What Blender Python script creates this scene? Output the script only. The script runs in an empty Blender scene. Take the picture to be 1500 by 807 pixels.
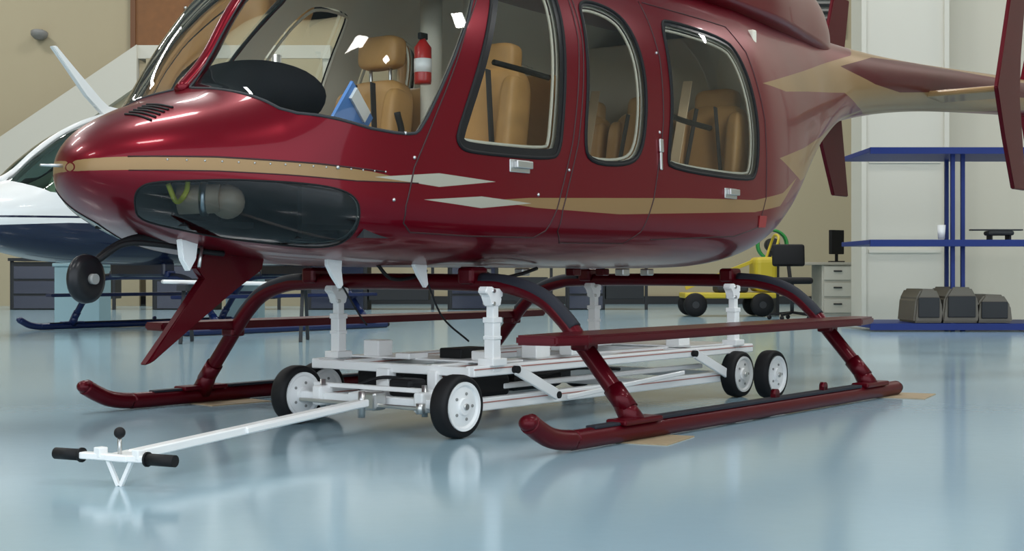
import bpy, bmesh, math, bisect
import numpy as np
from mathutils import Vector, Matrix, kdtree, Euler
from mathutils.geometry import delaunay_2d_cdt
scene=bpy.context.scene
scene.view_settings.view_transform='Standard'
PI=math.pi
# ---------------------------------------------------------------- materials
def mat(name,col,rough=0.5,metal=0.0,coat=0.0,spec=0.5,noise=0.0,nscale=6.0,bump=0.0,crough=0.06):
    m=bpy.data.materials.new(name); m.use_nodes=True
    nt=m.node_tree; b=nt.nodes['Principled BSDF']
    b.inputs['Base Color'].default_value=(*col,1)
    b.inputs['Roughness'].default_value=rough
    b.inputs['Metallic'].default_value=metal
    b.inputs['Coat Weight'].default_value=coat
    b.inputs['Coat Roughness'].default_value=crough
    b.inputs['Specular IOR Level'].default_value=spec
    if noise>0 or bump>0:
        tc=nt.nodes.new('ShaderNodeTexCoord'); n=nt.nodes.new('ShaderNodeTexNoise')
        n.inputs['Scale'].default_value=nscale; n.inputs['Detail'].default_value=4
        nt.links.new(tc.outputs['Object'],n.inputs['Vector'])
        if noise>0:
            r=nt.nodes.new('ShaderNodeMixRGB'); r.blend_type='MIX'
            r.inputs[1].default_value=(*[c*(1-noise) for c in col],1)
            r.inputs[2].default_value=(*[min(1,c*(1+noise)) for c in col],1)
            nt.links.new(n.outputs['Fac'],r.inputs[0]); nt.links.new(r.outputs[0],b.inputs['Base Color'])
        if bump>0:
            bp=nt.nodes.new('ShaderNodeBump'); bp.inputs['Strength'].default_value=bump; bp.inputs['Distance'].default_value=0.02
            nt.links.new(n.outputs['Fac'],bp.inputs['Height']); nt.links.new(bp.outputs[0],b.inputs['Normal'])
    return m
def glassmat(name,tint,ior=1.45):
    m=bpy.data.materials.new(name); m.use_nodes=True; nt=m.node_tree
    nt.nodes.clear()
    o=nt.nodes.new('ShaderNodeOutputMaterial'); mx=nt.nodes.new('ShaderNodeMixShader')
    t=nt.nodes.new('ShaderNodeBsdfTransparent'); g=nt.nodes.new('ShaderNodeBsdfGlossy'); f=nt.nodes.new('ShaderNodeFresnel')
    t.inputs['Color'].default_value=(*tint,1); g.inputs['Roughness'].default_value=0.02
    g.inputs['Color'].default_value=(1,1,1,1); f.inputs['IOR'].default_value=ior
    nt.links.new(f.outputs[0],mx.inputs[0]); nt.links.new(t.outputs[0],mx.inputs[1]); nt.links.new(g.outputs[0],mx.inputs[2])
    nt.links.new(mx.outputs[0],o.inputs['Surface'])
    return m
RED=mat('red_paint',(0.150,0.0012,0.009),0.30,0.5,0.28,0.15,crough=.05)
DRED=mat('dark_red_paint',(0.080,0.0012,0.006),0.36,0.3,0.18,0.12,crough=.08)
GOLD=mat('gold_paint',(0.29,0.175,0.075),0.4,0.3,0.2,.3)
SILV=mat('silver_paint',(0.40,0.38,0.31),0.4,0.2,0.2)
BLK=mat('black_rubber',(0.008,0.008,0.009),0.6,spec=.25)
BLKM=mat('black_matte_fabric',(0.014,0.014,0.016),1.0,spec=0.0)
BLKG=mat('black_gloss',(0.01,0.01,0.012),0.3,spec=.3)
GLASS=glassmat('clear_acrylic',(0.95,0.97,0.95),1.36)
CHIN=glassmat('tinted_acrylic',(0.55,0.62,0.66),1.42)
GGLASS=glassmat('green_acrylic',(0.55,0.76,0.72),1.5)
LINER=mat('cabin_liner',(0.76,0.72,0.60),0.7)
TAN=mat('tan_leather',(0.52,0.28,0.095),0.5,noise=0.12,nscale=15)
WHITE=mat('white_paint',(0.86,0.86,0.85),0.35,coat=0.2)
WHITE2=mat('white_body',(0.78,0.79,0.78),0.3,coat=0.5)
NAVY=mat('navy_paint',(0.006,0.011,0.035),0.25,coat=0.5,spec=.3)
BLUE=mat('blue_skid',(0.006,0.016,0.075),0.35,coat=0.2,spec=.3)
SHB=mat('blue_shelf',(0.010,0.028,0.17),0.5,spec=.3)
METAL=mat('bare_metal',(0.55,0.55,0.54),0.3,0.9)
DGREY=mat('dark_grey',(0.03,0.032,0.035),0.6,spec=.3)
GREY=mat('mid_grey',(0.25,0.25,0.24),0.6)
YEL=mat('yellow_paint',(0.52,0.40,0.02),0.5)
GREEN=mat('green_hose',(0.03,0.28,0.06),0.4)
WOOD=mat('plywood',(0.33,0.25,0.15),0.7,noise=0.2,nscale=20)
BROWN=mat('brown_door',(0.20,0.08,0.02),0.5,noise=0.2,nscale=8)
LBLUE=mat('pale_blue_box',(0.28,0.42,0.46),0.6)
REDLBL=mat('bright_red',(0.45,0.01,0.01),0.35,coat=0.3)
PLAC=mat('placard_red',(0.30,0.02,0.02),0.5)
SHEETM=mat('dull_sheet',(0.13,0.115,0.09),0.45,0.3)
SCREEN=mat('blue_matte',(0.10,0.25,0.60),0.6)

# ---------------------------------------------------------------- helpers
def empty(name,loc=(0,0,0),rz=0.0):
    e=bpy.data.objects.new(name,None); e.location=loc; e.rotation_euler=(0,0,rz); scene.collection.objects.link(e); return e
def mkobj(name,me,parent):
    o=bpy.data.objects.new(name,me); scene.collection.objects.link(o)
    if parent: o.parent=parent
    return o
def from_bm(name,bm,parent,m,smooth=False):
    bmesh.ops.recalc_face_normals(bm,faces=bm.faces[:])
    me=bpy.data.meshes.new(name); bm.to_mesh(me); bm.free()
    if m: me.materials.append(m)
    if smooth: me.polygons.foreach_set('use_smooth',[True]*len(me.polygons))
    return mkobj(name,me,parent)
def box(name,parent,c,s,m,rot=(0,0,0),bev=0.0,seg=2,smooth=False):
    bm=bmesh.new(); bmesh.ops.create_cube(bm,size=1.0)
    bmesh.ops.scale(bm,vec=s,verts=bm.verts[:])
    if bev>0: bmesh.ops.bevel(bm,geom=bm.edges[:]+bm.verts[:],offset=min(bev,min(s)*0.49),segments=seg,profile=0.5,affect='EDGES')
    M=Matrix.Translation(c)@Euler(rot).to_matrix().to_4x4()
    bmesh.ops.transform(bm,matrix=M,verts=bm.verts[:])
    return from_bm(name,bm,parent,m,smooth)
def pillow(name,parent,c,s,m,rot=(0,0,0)):
    bm=bmesh.new(); bmesh.ops.create_cube(bm,size=2.0)
    bmesh.ops.subdivide_edges(bm,edges=bm.edges[:],cuts=9,use_grid_fill=True)
    n=4.5
    for v in bm.verts:
        p=v.co; r=(abs(p.x)**n+abs(p.y)**n+abs(p.z)**n)**(1/n)
        v.co=p/r
    bmesh.ops.scale(bm,vec=(s[0]/2,s[1]/2,s[2]/2),verts=bm.verts[:])
    M=Matrix.Translation(c)@Euler(rot).to_matrix().to_4x4()
    bmesh.ops.transform(bm,matrix=M,verts=bm.verts[:])
    return from_bm(name,bm,parent,m,True)
def beam(name,parent,p0,p1,w,h,m,bev=0.003):
    p0=Vector(p0);p1=Vector(p1);d=p1-p0;L=d.length
    bm=bmesh.new(); bmesh.ops.create_cube(bm,size=1.0); bmesh.ops.scale(bm,vec=(L,w,h),verts=bm.verts[:])
    if bev>0: bmesh.ops.bevel(bm,geom=bm.edges[:],offset=bev,segments=1,affect='EDGES')
    X=d.normalized(); up=Vector((0,0,1))
    if abs(X.z)>0.98: up=Vector((0,1,0))
    Y=up.cross(X).normalized(); Z=X.cross(Y)
    M=Matrix((X,Y,Z)).transposed().to_4x4(); M.translation=(p0+p1)/2
    bmesh.ops.transform(bm,matrix=M,verts=bm.verts[:])
    return from_bm(name,bm,parent,m)
def catmull(pts,n=6,closed=False):
    P=[Vector(p) for p in pts]; out=[]; N=len(P)
    rng=N if closed else N-1
    for i in range(rng):
        p1=P[i];p2=P[(i+1)%N]
        p0=P[i-1] if (i>0 or closed) else p1*2-p2
        p3=P[(i+2)%N] if (i+2<N or closed) else p2*2-p1
        for k in range(n):
            t=k/n
            out.append(0.5*((2*p1)+(p2-p0)*t+(2*p0-5*p1+4*p2-p3)*t*t+(3*p1-p0-3*p2+p3)*t**3))
    if not closed: out.append(P[-1])
    return out
def sweep(name,parent,pts,r,m,seg=12,sm=True,closed=False,n=6,flat=1.0):
    if sm and len(pts)>2: P=catmull(pts,n,closed)
    else: P=[Vector(p) for p in pts]
    N=len(P); bm=bmesh.new(); rings=[]; ref=None
    for i in range(N):
        if closed: t=(P[(i+1)%N]-P[i-1])
        else: t=P[min(i+1,N-1)]-P[max(i-1,0)]
        if t.length<1e-9: t=Vector((1,0,0))
        t.normalize()
        if ref is None:
            ref=Vector((0,0,1)) if abs(t.z)<0.9 else Vector((0,1,0))
        a=(ref-t*ref.dot(t)).normalized(); ref=a; b=t.cross(a)
        rings.append([bm.verts.new(P[i]+a*math.cos(2*PI*k/seg)*r*flat+b*math.sin(2*PI*k/seg)*r) for k in range(seg)])
    M=N if closed else N-1
    for i in range(M):
        A=rings[i];B=rings[(i+1)%N]
        for k in range(seg): bm.faces.new((A[k],A[(k+1)%seg],B[(k+1)%seg],B[k]))
    if not closed:
        bm.faces.new(rings[0]); bm.faces.new(rings[-1])
    return from_bm(name,bm,parent,m,True)
def cyl(name,parent,p0,p1,r,m,seg=24,r2=None):
    p0=Vector(p0);p1=Vector(p1);d=p1-p0
    bm=bmesh.new(); bmesh.ops.create_cone(bm,cap_ends=True,segments=seg,radius1=r,radius2=r if r2 is None else r2,depth=d.length)
    M=d.to_track_quat('Z','Y').to_matrix().to_4x4(); M.translation=(p0+p1)/2
    bmesh.ops.transform(bm,matrix=M,verts=bm.verts[:])
    o=from_bm(name,bm,parent,m)
    for f in o.data.polygons: f.use_smooth=len(f.vertices)==4
    return o
def ball(name,parent,c,r,m,s=(1,1,1),seg=16):
    bm=bmesh.new(); bmesh.ops.create_uvsphere(bm,u_segments=seg,v_segments=seg//2+2,radius=r)
    bmesh.ops.scale(bm,vec=s,verts=bm.verts[:]); bmesh.ops.translate(bm,vec=c,verts=bm.verts[:])
    return from_bm(name,bm,parent,m,True)
def prism(name,parent,poly,y0,y1,m,bev=0.0):
    bm=bmesh.new()
    A=[bm.verts.new((p[0],y0,p[1])) for p in poly]; B=[bm.verts.new((p[0],y1,p[1])) for p in poly]
    bm.faces.new(A); bm.faces.new(B[::-1]); n=len(poly)
    for i in range(n): bm.faces.new((A[i],B[i],B[(i+1)%n],A[(i+1)%n]))
    if bev>0: bmesh.ops.bevel(bm,geom=bm.edges[:],offset=bev,segments=2,affect='EDGES')
    return from_bm(name,bm,parent,m)
def lathe(name,parent,prof,c,axis,m,seg=32,smooth=True):
    bm=bmesh.new(); rings=[]
    for r,h in prof: rings.append([bm.verts.new((r*math.cos(2*PI*k/seg),r*math.sin(2*PI*k/seg),h)) for k in range(seg)])
    for i in range(len(prof)-1):
        for k in range(seg): bm.faces.new((rings[i][k],rings[i][(k+1)%seg],rings[i+1][(k+1)%seg],rings[i+1][k]))
    bm.faces.new(rings[0]); bm.faces.new(rings[-1])
    M=Vector(axis).to_track_quat('Z','Y').to_matrix().to_4x4(); M.translation=Vector(c)
    bmesh.ops.transform(bm,matrix=M,verts=bm.verts[:])
    return from_bm(name,bm,parent,m,smooth)

# ---------------------------------------------------------------- hull surface
class Pchip:
    def __init__(s,xs,ys):
        s.x=xs;s.y=ys;n=len(xs);h=[xs[i+1]-xs[i] for i in range(n-1)];d=[(ys[i+1]-ys[i])/h[i] for i in range(n-1)]
        m=[0]*n;m[0]=d[0];m[-1]=d[-1]
        for i in range(1,n-1):
            if d[i-1]*d[i]>0:
                w1=2*h[i]+h[i-1];w2=h[i]+2*h[i-1]; m[i]=(w1+w2)/(w1/d[i-1]+w2/d[i])
        s.m=m
    def __call__(s,x):
        X=s.x
        if x<=X[0]: return s.y[0]
        if x>=X[-1]: return s.y[-1]
        i=bisect.bisect_right(X,x)-1;h=X[i+1]-X[i];t=(x-X[i])/h
        return (2*t**3-3*t*t+1)*s.y[i]+(t**3-2*t*t+t)*h*s.m[i]+(-2*t**3+3*t*t)*s.y[i+1]+(t**3-t*t)*h*s.m[i+1]
VS=0.38
class Hull:
    def __init__(s,x0,x1,T):
        s.x0=x0;s.x1=x1;s.q1=math.sqrt(x1-x0)
        s.t={k:Pchip([math.sqrt(max(0,p[0]-x0)) for p in v],[p[1] for p in v]) for k,v in T.items()}
        s.c={}
    def sec(s,q):
        k=round(q,5)
        if k not in s.c: s.c[k]=tuple(s.t[n](q) for n in ('W','zb','zw','zt','nl','nu'))
        return s.c[k]
    def P(s,q,v):
        W,zb,zw,zt,nl,nu=s.sec(q)
        c=max(0,math.cos(v));sn=math.sin(v)
        n,H=(nu,zt-zw) if sn>=0 else (nl,zw-zb)
        rho=(c**n+abs(sn)**n)**(-1/n)
        return Vector((s.x0+q*q,-W*rho*c,zw+H*rho*sn))
    def N(s,q,v):
        e=1e-3
        q0=max(1e-4,q-e);a=s.P(q+e,v)-s.P(q0,v);v0=max(-PI/2,v-e);v1=min(PI/2,v+e);b=s.P(q,v1)-s.P(q,v0)
        n=a.cross(b)
        if n.length<1e-12: return Vector((-1,0,0))
        n.normalize();p=s.P(q,v);C=Vector((max(p.x,s.x0+0.38),0,s.sec(q)[2]))
        if n.dot(p-C)<0: n=-n
        return n
    def dom(s,pt):
        q=math.sqrt(max(1e-6,pt[0]-s.x0));W,zb,zw,zt,nl,nu=s.sec(q)
        if len(pt)==3:
            Y=min(1,abs(pt[1])/max(W,1e-6));Z=(1-Y**nu)**(1/nu)
            if pt[2]=='b': Z=-(1-Y**nl)**(1/nl)
            return (q,math.atan2(Z,Y))
        z=pt[1]
        if z>=zw:
            Z=min(1,(z-zw)/max(zt-zw,1e-6));Y=(1-Z**nu)**(1/nu);return (q,math.atan2(Z,Y))
        Z=min(1,(zw-z)/max(zw-zb,1e-6));Y=(1-Z**nl)**(1/nl);return (q,-math.atan2(Z,Y))
    def xz(s,pt,off=0.0,side=1):
        q,v=s.dom(pt);p=s.P(q,v)+s.N(q,v)*off
        return Vector((p.x,p.y*side,p.z))
def chaikin(P,it=2,closed=True):
    for _ in range(it):
        o=[]
        for i in range(len(P)):
            a=P[i];b=P[(i+1)%len(P)]
            o.append((a[0]*.75+b[0]*.25,a[1]*.75+b[1]*.25)); o.append((a[0]*.25+b[0]*.75,a[1]*.25+b[1]*.75))
        P=o
    return P
def inset(P,d):
    A=sum(P[i][0]*P[(i+1)%len(P)][1]-P[(i+1)%len(P)][0]*P[i][1] for i in range(len(P)))
    sg=1 if A>0 else -1;o=[]
    for i in range(len(P)):
        a=Vector(P[i-1]);b=Vector(P[i]);c=Vector(P[(i+1)%len(P)])
        t=(c-a).normalized(); n=Vector((-t.y,t.x))*sg
        o.append((b.x+n.x*d,b.y+n.y*d))
    return o
def todom(h,P,smooth=0):
    D=[]
    n=len(P)
    for i in range(n):
        a=P[i];b=P[(i+1)%n]
        if len(a)==2 and len(b)==2 and not smooth:
            L=math.hypot(a[0]-b[0],a[1]-b[1]);k=max(1,int(L/0.03))
            for j in range(k):
                t=j/k;D.append(h.dom((a[0]+(b[0]-a[0])*t,a[1]+(b[1]-a[1])*t)))
        else: D.append(h.dom(a))
    if smooth: D=chaikin(D,smooth)
    D=[(q,v*VS) for q,v in D]
    O=[]
    for i in range(len(D)):
        a=D[i];b=D[(i+1)%len(D)];L=math.hypot(a[0]-b[0],a[1]-b[1])
        if L<1e-6: continue
        k=max(1,int(L/0.014))
        for j in range(k):
            t=j/k;O.append((a[0]+(b[0]-a[0])*t,a[1]+(b[1]-a[1])*t))
    return O
def build_shell(name,parent,h,regions,mats,nq,nv,glass_idx=(),liner=None,liner_x=2.5):
    edges=[];verts=[]
    for poly,_ in regions:
        s=len(verts)
        verts+= [Vector(p) for p in poly]; edges+=[(s+i,s+(i+1)%len(poly)) for i in range(len(poly))]
    kd=None
    if verts:
        kd=kdtree.KDTree(len(verts))
        for i,v in enumerate(verts): kd.insert((v.x,v.y,0),i)
        kd.balance()
    Q=h.q1
    for i in range(nq+1):
        q=0.002+(Q-0.002)*i/nq
        for j in range(nv+1):
            v=(-PI/2+PI*j/nv)*VS
            if kd and 0<i<nq and 0<j<nv:
                if kd.find((q,v,0))[2]<0.006: continue
            verts.append(Vector((q,v)))
    V,E,F=delaunay_2d_cdt(verts,edges,[],0,1e-7)[:3]
    V=np.array([(v[0],v[1]) for v in V]);F=np.array([f for f in F if len(f)==3])
    cen=V[F].mean(axis=1); idx=np.zeros(len(F),int)
    for poly,mi in regions:
        pa=np.array(poly);ins=np.zeros(len(F),bool)
        x=cen[:,0];y=cen[:,1]
        bb=(x>pa[:,0].min())&(x<pa[:,0].max())&(y>pa[:,1].min())&(y<pa[:,1].max())
        xs=x[bb];ys=y[bb];r=np.zeros(len(xs),bool)
        for i in range(len(pa)):
            x1,y1=pa[i-1];x2,y2=pa[i]
            if y1==y2: continue
            c=((y1>ys)!=(y2>ys))&(xs<(x2-x1)*(ys-y1)/(y2-y1)+x1); r^=c
        ins[bb]=r; idx[ins]=mi
    P3=[];N3=[]
    for q,v in V:
        vv=min(PI/2,max(-PI/2,v/VS));q=max(q,0.0005);P3.append(h.P(q,vv));N3.append(h.N(q,vv))
    n=len(P3)
    allP=[tuple(p) for p in P3]+[(p.x,-p.y,p.z) for p in P3]
    allN=[tuple(p) for p in N3]+[(p.x,-p.y,p.z) for p in N3]
    faces=[];mi=[]
    for k,(a,b,c) in enumerate(F.tolist()):
        nn=(P3[b]-P3[a]).cross(P3[c]-P3[a])
        if nn.length<1e-12: continue
        if nn.dot(N3[a]+N3[b]+N3[c])<0: b,c=c,b
        faces.append((a,b,c));mi.append(idx[k]);faces.append((a+n,c+n,b+n));mi.append(idx[k])
    me=bpy.data.meshes.new(name);me.from_pydata(allP,[],faces)
    for m in mats: me.materials.append(m)
    me.polygons.foreach_set('material_index',[int(i) for i in mi]);me.polygons.foreach_set('use_smooth',[True]*len(faces))
    me.update();me.normals_split_custom_set_from_vertices(allN)
    o=mkobj(name,me,parent)
    if liner:
        k=0.02
        lp=[(p[0]-m_[0]*k,p[1]-m_[1]*k,p[2]-m_[2]*k) for p,m_ in zip(allP,allN)]
        lf=[f[::-1] for f,i in zip(faces,mi) if i not in glass_idx and allP[f[0]][0]<liner_x and allP[f[0]][0]>-.95]
        lm=bpy.data.meshes.new(name+'_liner');lm.from_pydata(lp,[],lf);lm.materials.append(liner)
        lm.polygons.foreach_set('use_smooth',[True]*len(lf));mkobj('cabin_liner',lm,parent)
    return o

TB={'zt':[(-1.58,.975),(-1.5,1.10),(-1.4,1.165),(-1.3,1.21),(-1.1,1.29),(-1.05,1.34),(-.85,1.64),(-.7,1.81),(-.4,1.99),(-.1,2.07),(.3,2.12),(2.2,2.15),(3,2.16),(4.35,2.14),(8.6,2.36)],
 'zb':[(-1.58,.975),(-1.5,.86),(-1.4,.80),(-1.3,.765),(-1.1,.715),(-.7,.67),(0,.645),(1.8,.645),(2.3,.73),(2.9,.96),(3.6,1.31),(4.35,1.63),(8.6,2.05)],
 'zw':[(-1.58,.975),(-1.3,.97),(-1,.96),(0,.95),(1.9,.96),(2.6,1.15),(3.4,1.55),(4.35,1.885),(8.6,2.205)],
 'W':[(-1.58,0),(-1.52,.18),(-1.45,.28),(-1.25,.45),(-1.0,.585),(-.6,.69),(0,.735),(1.5,.735),(2.1,.70),(2.6,.60),(3.2,.44),(3.7,.32),(4.2,.255),(8.6,.15)],
 'nl':[(-1.58,2),(-1.2,2.7),(-.8,3.6),(2,3.3),(3,2.5),(4.35,2),(8.6,2)],
 'nu':[(-1.58,2),(-1.3,2.3),(-1,2.7),(-.6,2.9),(0,2.6),(2,2.6),(3,2.4),(4.35,2),(8.6,2)]}
hull=Hull(-1.58,8.6,TB)

# ---------------------------------------------------------------- main helicopter
HROT=math.atan2(.7906,.6124)
heli=empty('red_helicopter',(-.515,5.942,0),HROT)
win1=chaikin([(-.41,1.15),(-.40,1.085),(-.31,1.07),(.15,1.075),(.21,1.11),(.24,1.25),(.34,1.66),(.36,1.83),(.30,1.88),(.08,1.88),(0,1.83),(-.10,1.70)],2)
win2=chaikin([(.38,1.15),(.43,1.075),(.72,1.085),(.83,1.15),(.89,1.35),(.915,1.55),(.89,1.69),(.82,1.775),(.65,1.80),(.52,1.78),(.50,1.68),(.45,1.45)],2)
win3=chaikin([(1.04,1.14),(1.06,1.09),(1.84,1.075),(1.93,1.12),(1.98,1.35),(1.96,1.58),(1.90,1.73),(1.81,1.79),(1.26,1.81),(1.18,1.78),(1.14,1.6),(1.11,1.4)],2)
ws=[(-1.09,.022,'y'),(-.95,.022,'y'),(-.8,.022,'y'),(-.65,.022,'y'),(-.5,.025,'y'),(-.38,.03,'y'),(-.32,.1,'y'),(-.25,.3,'y'),(-.12,.46,'y'),
    (-.08,1.86),(-.213,1.67),(-.444,1.35),(-.585,1.14),(-.62,1.118),(-.723,1.118),(-.834,1.13),(-.95,1.155),(-1.07,.50,'y'),(-1.10,.40,'y'),(-1.12,.28,'y'),(-1.12,.14,'y'),(-1.11,.05,'y')]
chin=[(-1.45,.925),(-1.3,.932),(-1.2,.932),(-1.05,.927),(-.92,.912),(-.855,.88),(-.835,.82),(-.825,.75),(-.825,.56,'b'),(-.83,.50,'b'),(-.88,.44,'b'),(-1.0,.38,'b'),(-1.15,.28,'b'),(-1.3,.18,'b'),(-1.40,.12,'b'),(-1.46,.86),(-1.475,.90)]
regs=[]
def R(P,m,s=0): regs.append((todom(hull,P,s),m))
R([(-1.5785,.962),(-1.577,.961),(-1.573,.961),(-1.565,.961),(-1.55,.961),(-1.53,.961),(-1.5,.961),(-1.3,.961),(-1.1,.954),(-.86,.942),(-.60,.945),(-.80,.976),(-1.0,.994),(-1.3,1.006),(-1.5,1.005),(-1.53,1.004),(-1.55,1.002),(-1.565,1.0),(-1.573,.998),(-1.577,.995),(-1.5785,.99)],1)
tip=[(.001,-PI/2*VS*.98),(.033,-PI/2*VS*.98),(.033,PI/2*VS*.98),(.001,PI/2*VS*.98)]
regs.append((tip,1))
R([(-.25,.895),(0,.915),(1.2,.965),(1.9,.985),(2.3,1.04),(2.6,1.14),(2.25,.97),(1.9,.925),(.65,.872),(.05,.878)],1)
R([(2.12,1.60),(3.0,1.78),(4.2,2.04),(4.4,2.13),(8.5,2.33),(8.5,2.09),(4.6,1.70),(4.3,1.72),(3.9,1.76),(3,1.66),(2.5,1.60)],1)
R([(2.25,1.22),(2.8,1.32),(3.4,1.45),(4.5,1.72),(4.3,1.64),(3.6,1.36),(3.1,1.20),(2.7,1.13)],1)
R([(3.9,1.93),(4.6,2.08),(5.4,2.15),(8.5,2.29),(8.5,2.17),(6.4,2.03),(5.0,1.88),(4.5,1.88)],6)
R([(2.5,.86),(2.9,1.02),(3.4,1.30),(3.1,1.28),(2.75,1.08)],3)  # black patch: aft vent plus dark reflection around it, painted into the colour
R([(-.79,.958),(-.5,.985),(-.2,.968),(-.5,.935)],4)
R([(-.574,.886),(-.28,.909),(.018,.894),(-.28,.865)],4)
R(chin,5,2)
R(ws,2,1)
for w,f in ((win1,.035),(win2,.016),(win3,.022)):
    R(w,3);R(inset(w,f),2)
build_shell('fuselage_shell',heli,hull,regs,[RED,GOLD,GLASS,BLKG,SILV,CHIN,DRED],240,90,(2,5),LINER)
def surfline(name,P,r,m,off=0.0,closed=False,side=1,smooth=0):
    pts=[]
    n=len(P)
    if smooth:
        D=chaikin([hull.dom(p) for p in P],smooth);pts=[hull.P(q,v)+hull.N(q,v)*off for q,v in D]
    else:
        for i in range(n if closed else n-1):
            a=P[i];b=P[(i+1)%n]
            if len(a)==2 and len(b)==2:
                k=max(1,int(math.hypot(a[0]-b[0],a[1]-b[1])/0.03))
                for j in range(k): pts.append(hull.xz((a[0]+(b[0]-a[0])*j/k,a[1]+(b[1]-a[1])*j/k),off))
            else: pts.append(hull.xz(a,off))
        if not closed: pts.append(hull.xz(P[-1],off))
    pts=[Vector((p.x,p.y*side,p.z)) for p in pts]
    return sweep(name,heli,pts,r,m,6,False,closed)
SEAM=mat('seam_shadow',(0.03,0.002,0.004),0.5)
for sd in (1,-1):
    surfline('windshield_seal',ws,.006,DGREY,0.0,True,sd,1)
    for i,w in enumerate((win1,win2,win3)):
        surfline('window_gasket_%d'%i,w,.008,BLK,0.0,True,sd)
        surfline('window_inner_trim_%d'%i,inset(w,(.045,.024,.03)[i]),.007,LINER,-.03,True,sd)
    surfline('chin_window_seal',chin,.0035,BLK,0,True,sd,2)
    surfline('stripe_edge',[(-1.5,.960),(-1.3,.960),(-1.1,.953),(-.86,.941),(-.60,.944)],.0022,SEAM,0,False,sd)
    surfline('door_seam_front',[(-.09,1.80),(-.30,1.55),(-.50,1.22),(-.62,1.0),(-.655,.86),(-.65,.80),(-.60,.768),(-.3,.76),(.08,.762),(.14,.79),(.19,.88),(.30,1.15),(.43,1.6),(.46,1.85)],.0035,SEAM,0,False,sd)
    surfline('door_seam_middle',[(.49,1.88),(.46,1.6),(.34,1.15),(.23,.88),(.22,.79),(.28,.745),(.75,.75),(.84,.80),(.92,.95),(1.02,1.3),(1.07,1.6),(1.07,1.87)],.0035,SEAM,0,False,sd)
    surfline('door_seam_aft',[(1.1,1.87),(1.9,1.87),(2.02,1.75),(2.07,1.4),(2.04,1.0),(1.95,.85),(1.7,.80),(.95,.77)],.0035,SEAM,0,False,sd)
surfline('nose_seam',[(-1.5,1.006),(-1.3,1.007),(-1.0,.995),(-.75,.978)],.003,SEAM)
for i in range(16):
    x=-1.42+i*.045
    ball('rivet_%d'%i,heli,hull.xz((x,.996-(i*.0012)),.0),.004,METAL,seg=6)
for i,p in enumerate([(-.62,1.035),(-.71,.88),(-.93,.985),(.27,1.04),(.98,1.25),(1.05,1.62),(.06,.93),(-.66,1.12)]):
    ball('fastener_%d'%i,heli,hull.xz(p,.001),.007,METAL,seg=8)
def onhull(name,pt,size,m,off=.008,bev=.004):
    q,v=hull.dom(pt);p=hull.P(q,v);n=hull.N(q,v);X=Vector((1,0,0));X=(X-n*X.dot(n)).normalized();Z=X.cross(n)
    if Z.z<0: Z=-Z
    o=box(name,heli,(0,0,0),size,m,bev=bev)
    M=Matrix((X,-n,Z)).transposed().to_4x4();M.translation=p+n*off
    o.data.transform(M);return o
for i,p in enumerate([(-.06,1.035),(1.62,1.005)]):
    onhull('door_handle_plate_%d'%i,p,(.125,.006,.05),METAL,.002);onhull('door_handle_%d'%i,(p[0]+.01,p[1]+.006),(.10,.02,.03),METAL,.014)
onhull('door_latch_upper',(.98,1.19),(.03,.012,.06),METAL,.006);onhull('door_latch_lower',(.975,1.12),(.016,.012,.08),METAL,.006)
onhull('rescue_placard',(2.0,.88),(.09,.006,.06),PLAC,.002,.002)
for i in range(6):
    a=hull.xz((-1.40+i*.018,.06,'y'),.002);b=hull.xz((-1.40+i*.018,.20,'y'),.002)
    sweep('nose_vent_%d'%i,heli,[a,hull.xz((-1.40+i*.018,.13,'y'),.002),b],.0045,BLK,6)
sweep('windshield_centre_post',heli,[hull.xz((x,0.0,'y'),-.004) for x in (-1.12,-1.0,-.9,-.8,-.7,-.6,-.5,-.4,-.34)],.026,RED,10)
# cowling
TC={'zt':[(.3,2.05),(.5,2.25),(.9,2.45),(1.6,2.55),(2.6,2.55),(3.3,2.50),(3.75,2.40),(4.0,2.24),(4.1,2.10)],
 'zb':[(.3,2.05),(.5,2.0),(4.1,1.95)],'zw':[(.3,2.05),(.6,2.06),(4.1,2.05)],
 'W':[(.3,0),(.5,.30),(.9,.44),(1.6,.50),(2.6,.46),(3.3,.34),(3.8,.23),(4.1,.10)],'nl':[(.3,2),(4.1,2)],'nu':[(.3,2.2),(1,2.8),(4.1,2.3)]}
cowl=Hull(.3,4.1,TC)
creg=[(todom(cowl,[(2.4,2.25),(2.8,2.24),(2.9,2.36),(2.85,2.45),(2.5,2.46)],1),1)]
build_shell('engine_cowling',heli,cowl,creg,[RED,BLK],70,40)
cyl('rotor_mast',heli,(1.9,0,2.5),(1.9,0,3.15),.06,METAL)
cyl('rotor_hub',heli,(1.9,0,3.08),(1.9,0,3.18),.22,DGREY)
for i in range(4):
    a=PI/4+i*PI/2+.2
    beam('rotor_blade_%d'%i,heli,(1.9+.2*math.cos(a),.2*math.sin(a),3.13),(1.9+5.2*math.cos(a),5.2*math.sin(a),3.05),.27,.03,GREY)
box('horizontal_stabilizer',heli,(5.78,0,1.93),(.42,1.40,.045),GOLD,bev=.015)
ep=[(5.50,1.93),(5.62,2.20),(5.86,2.80),(6.14,2.80),(6.0,2.2),(5.97,1.9),(6.12,1.23),(5.86,1.23),(5.66,1.6)]
for s in (-1,1): prism('stabilizer_endplate_%d'%(s+1),heli,ep,s*.70-.015,s*.70+.015,DRED,.006)
prism('vertical_fin',heli,[(8.2,2.2),(8.75,3.15),(9.1,3.15),(8.75,2.2),(8.9,1.4),(8.6,1.4)],-.03,.03,RED,.01)
cyl('tail_rotor_hub',heli,(8.5,-.03,2.3),(8.5,-.2,2.3),.05,METAL)
beam('tail_rotor_blade',heli,(8.3,-.2,1.6),(8.7,-.2,3.0),.02,.15,WHITE)
TREAD=mat('black_tread',(.016,.018,.026),.6,spec=.25)
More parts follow.
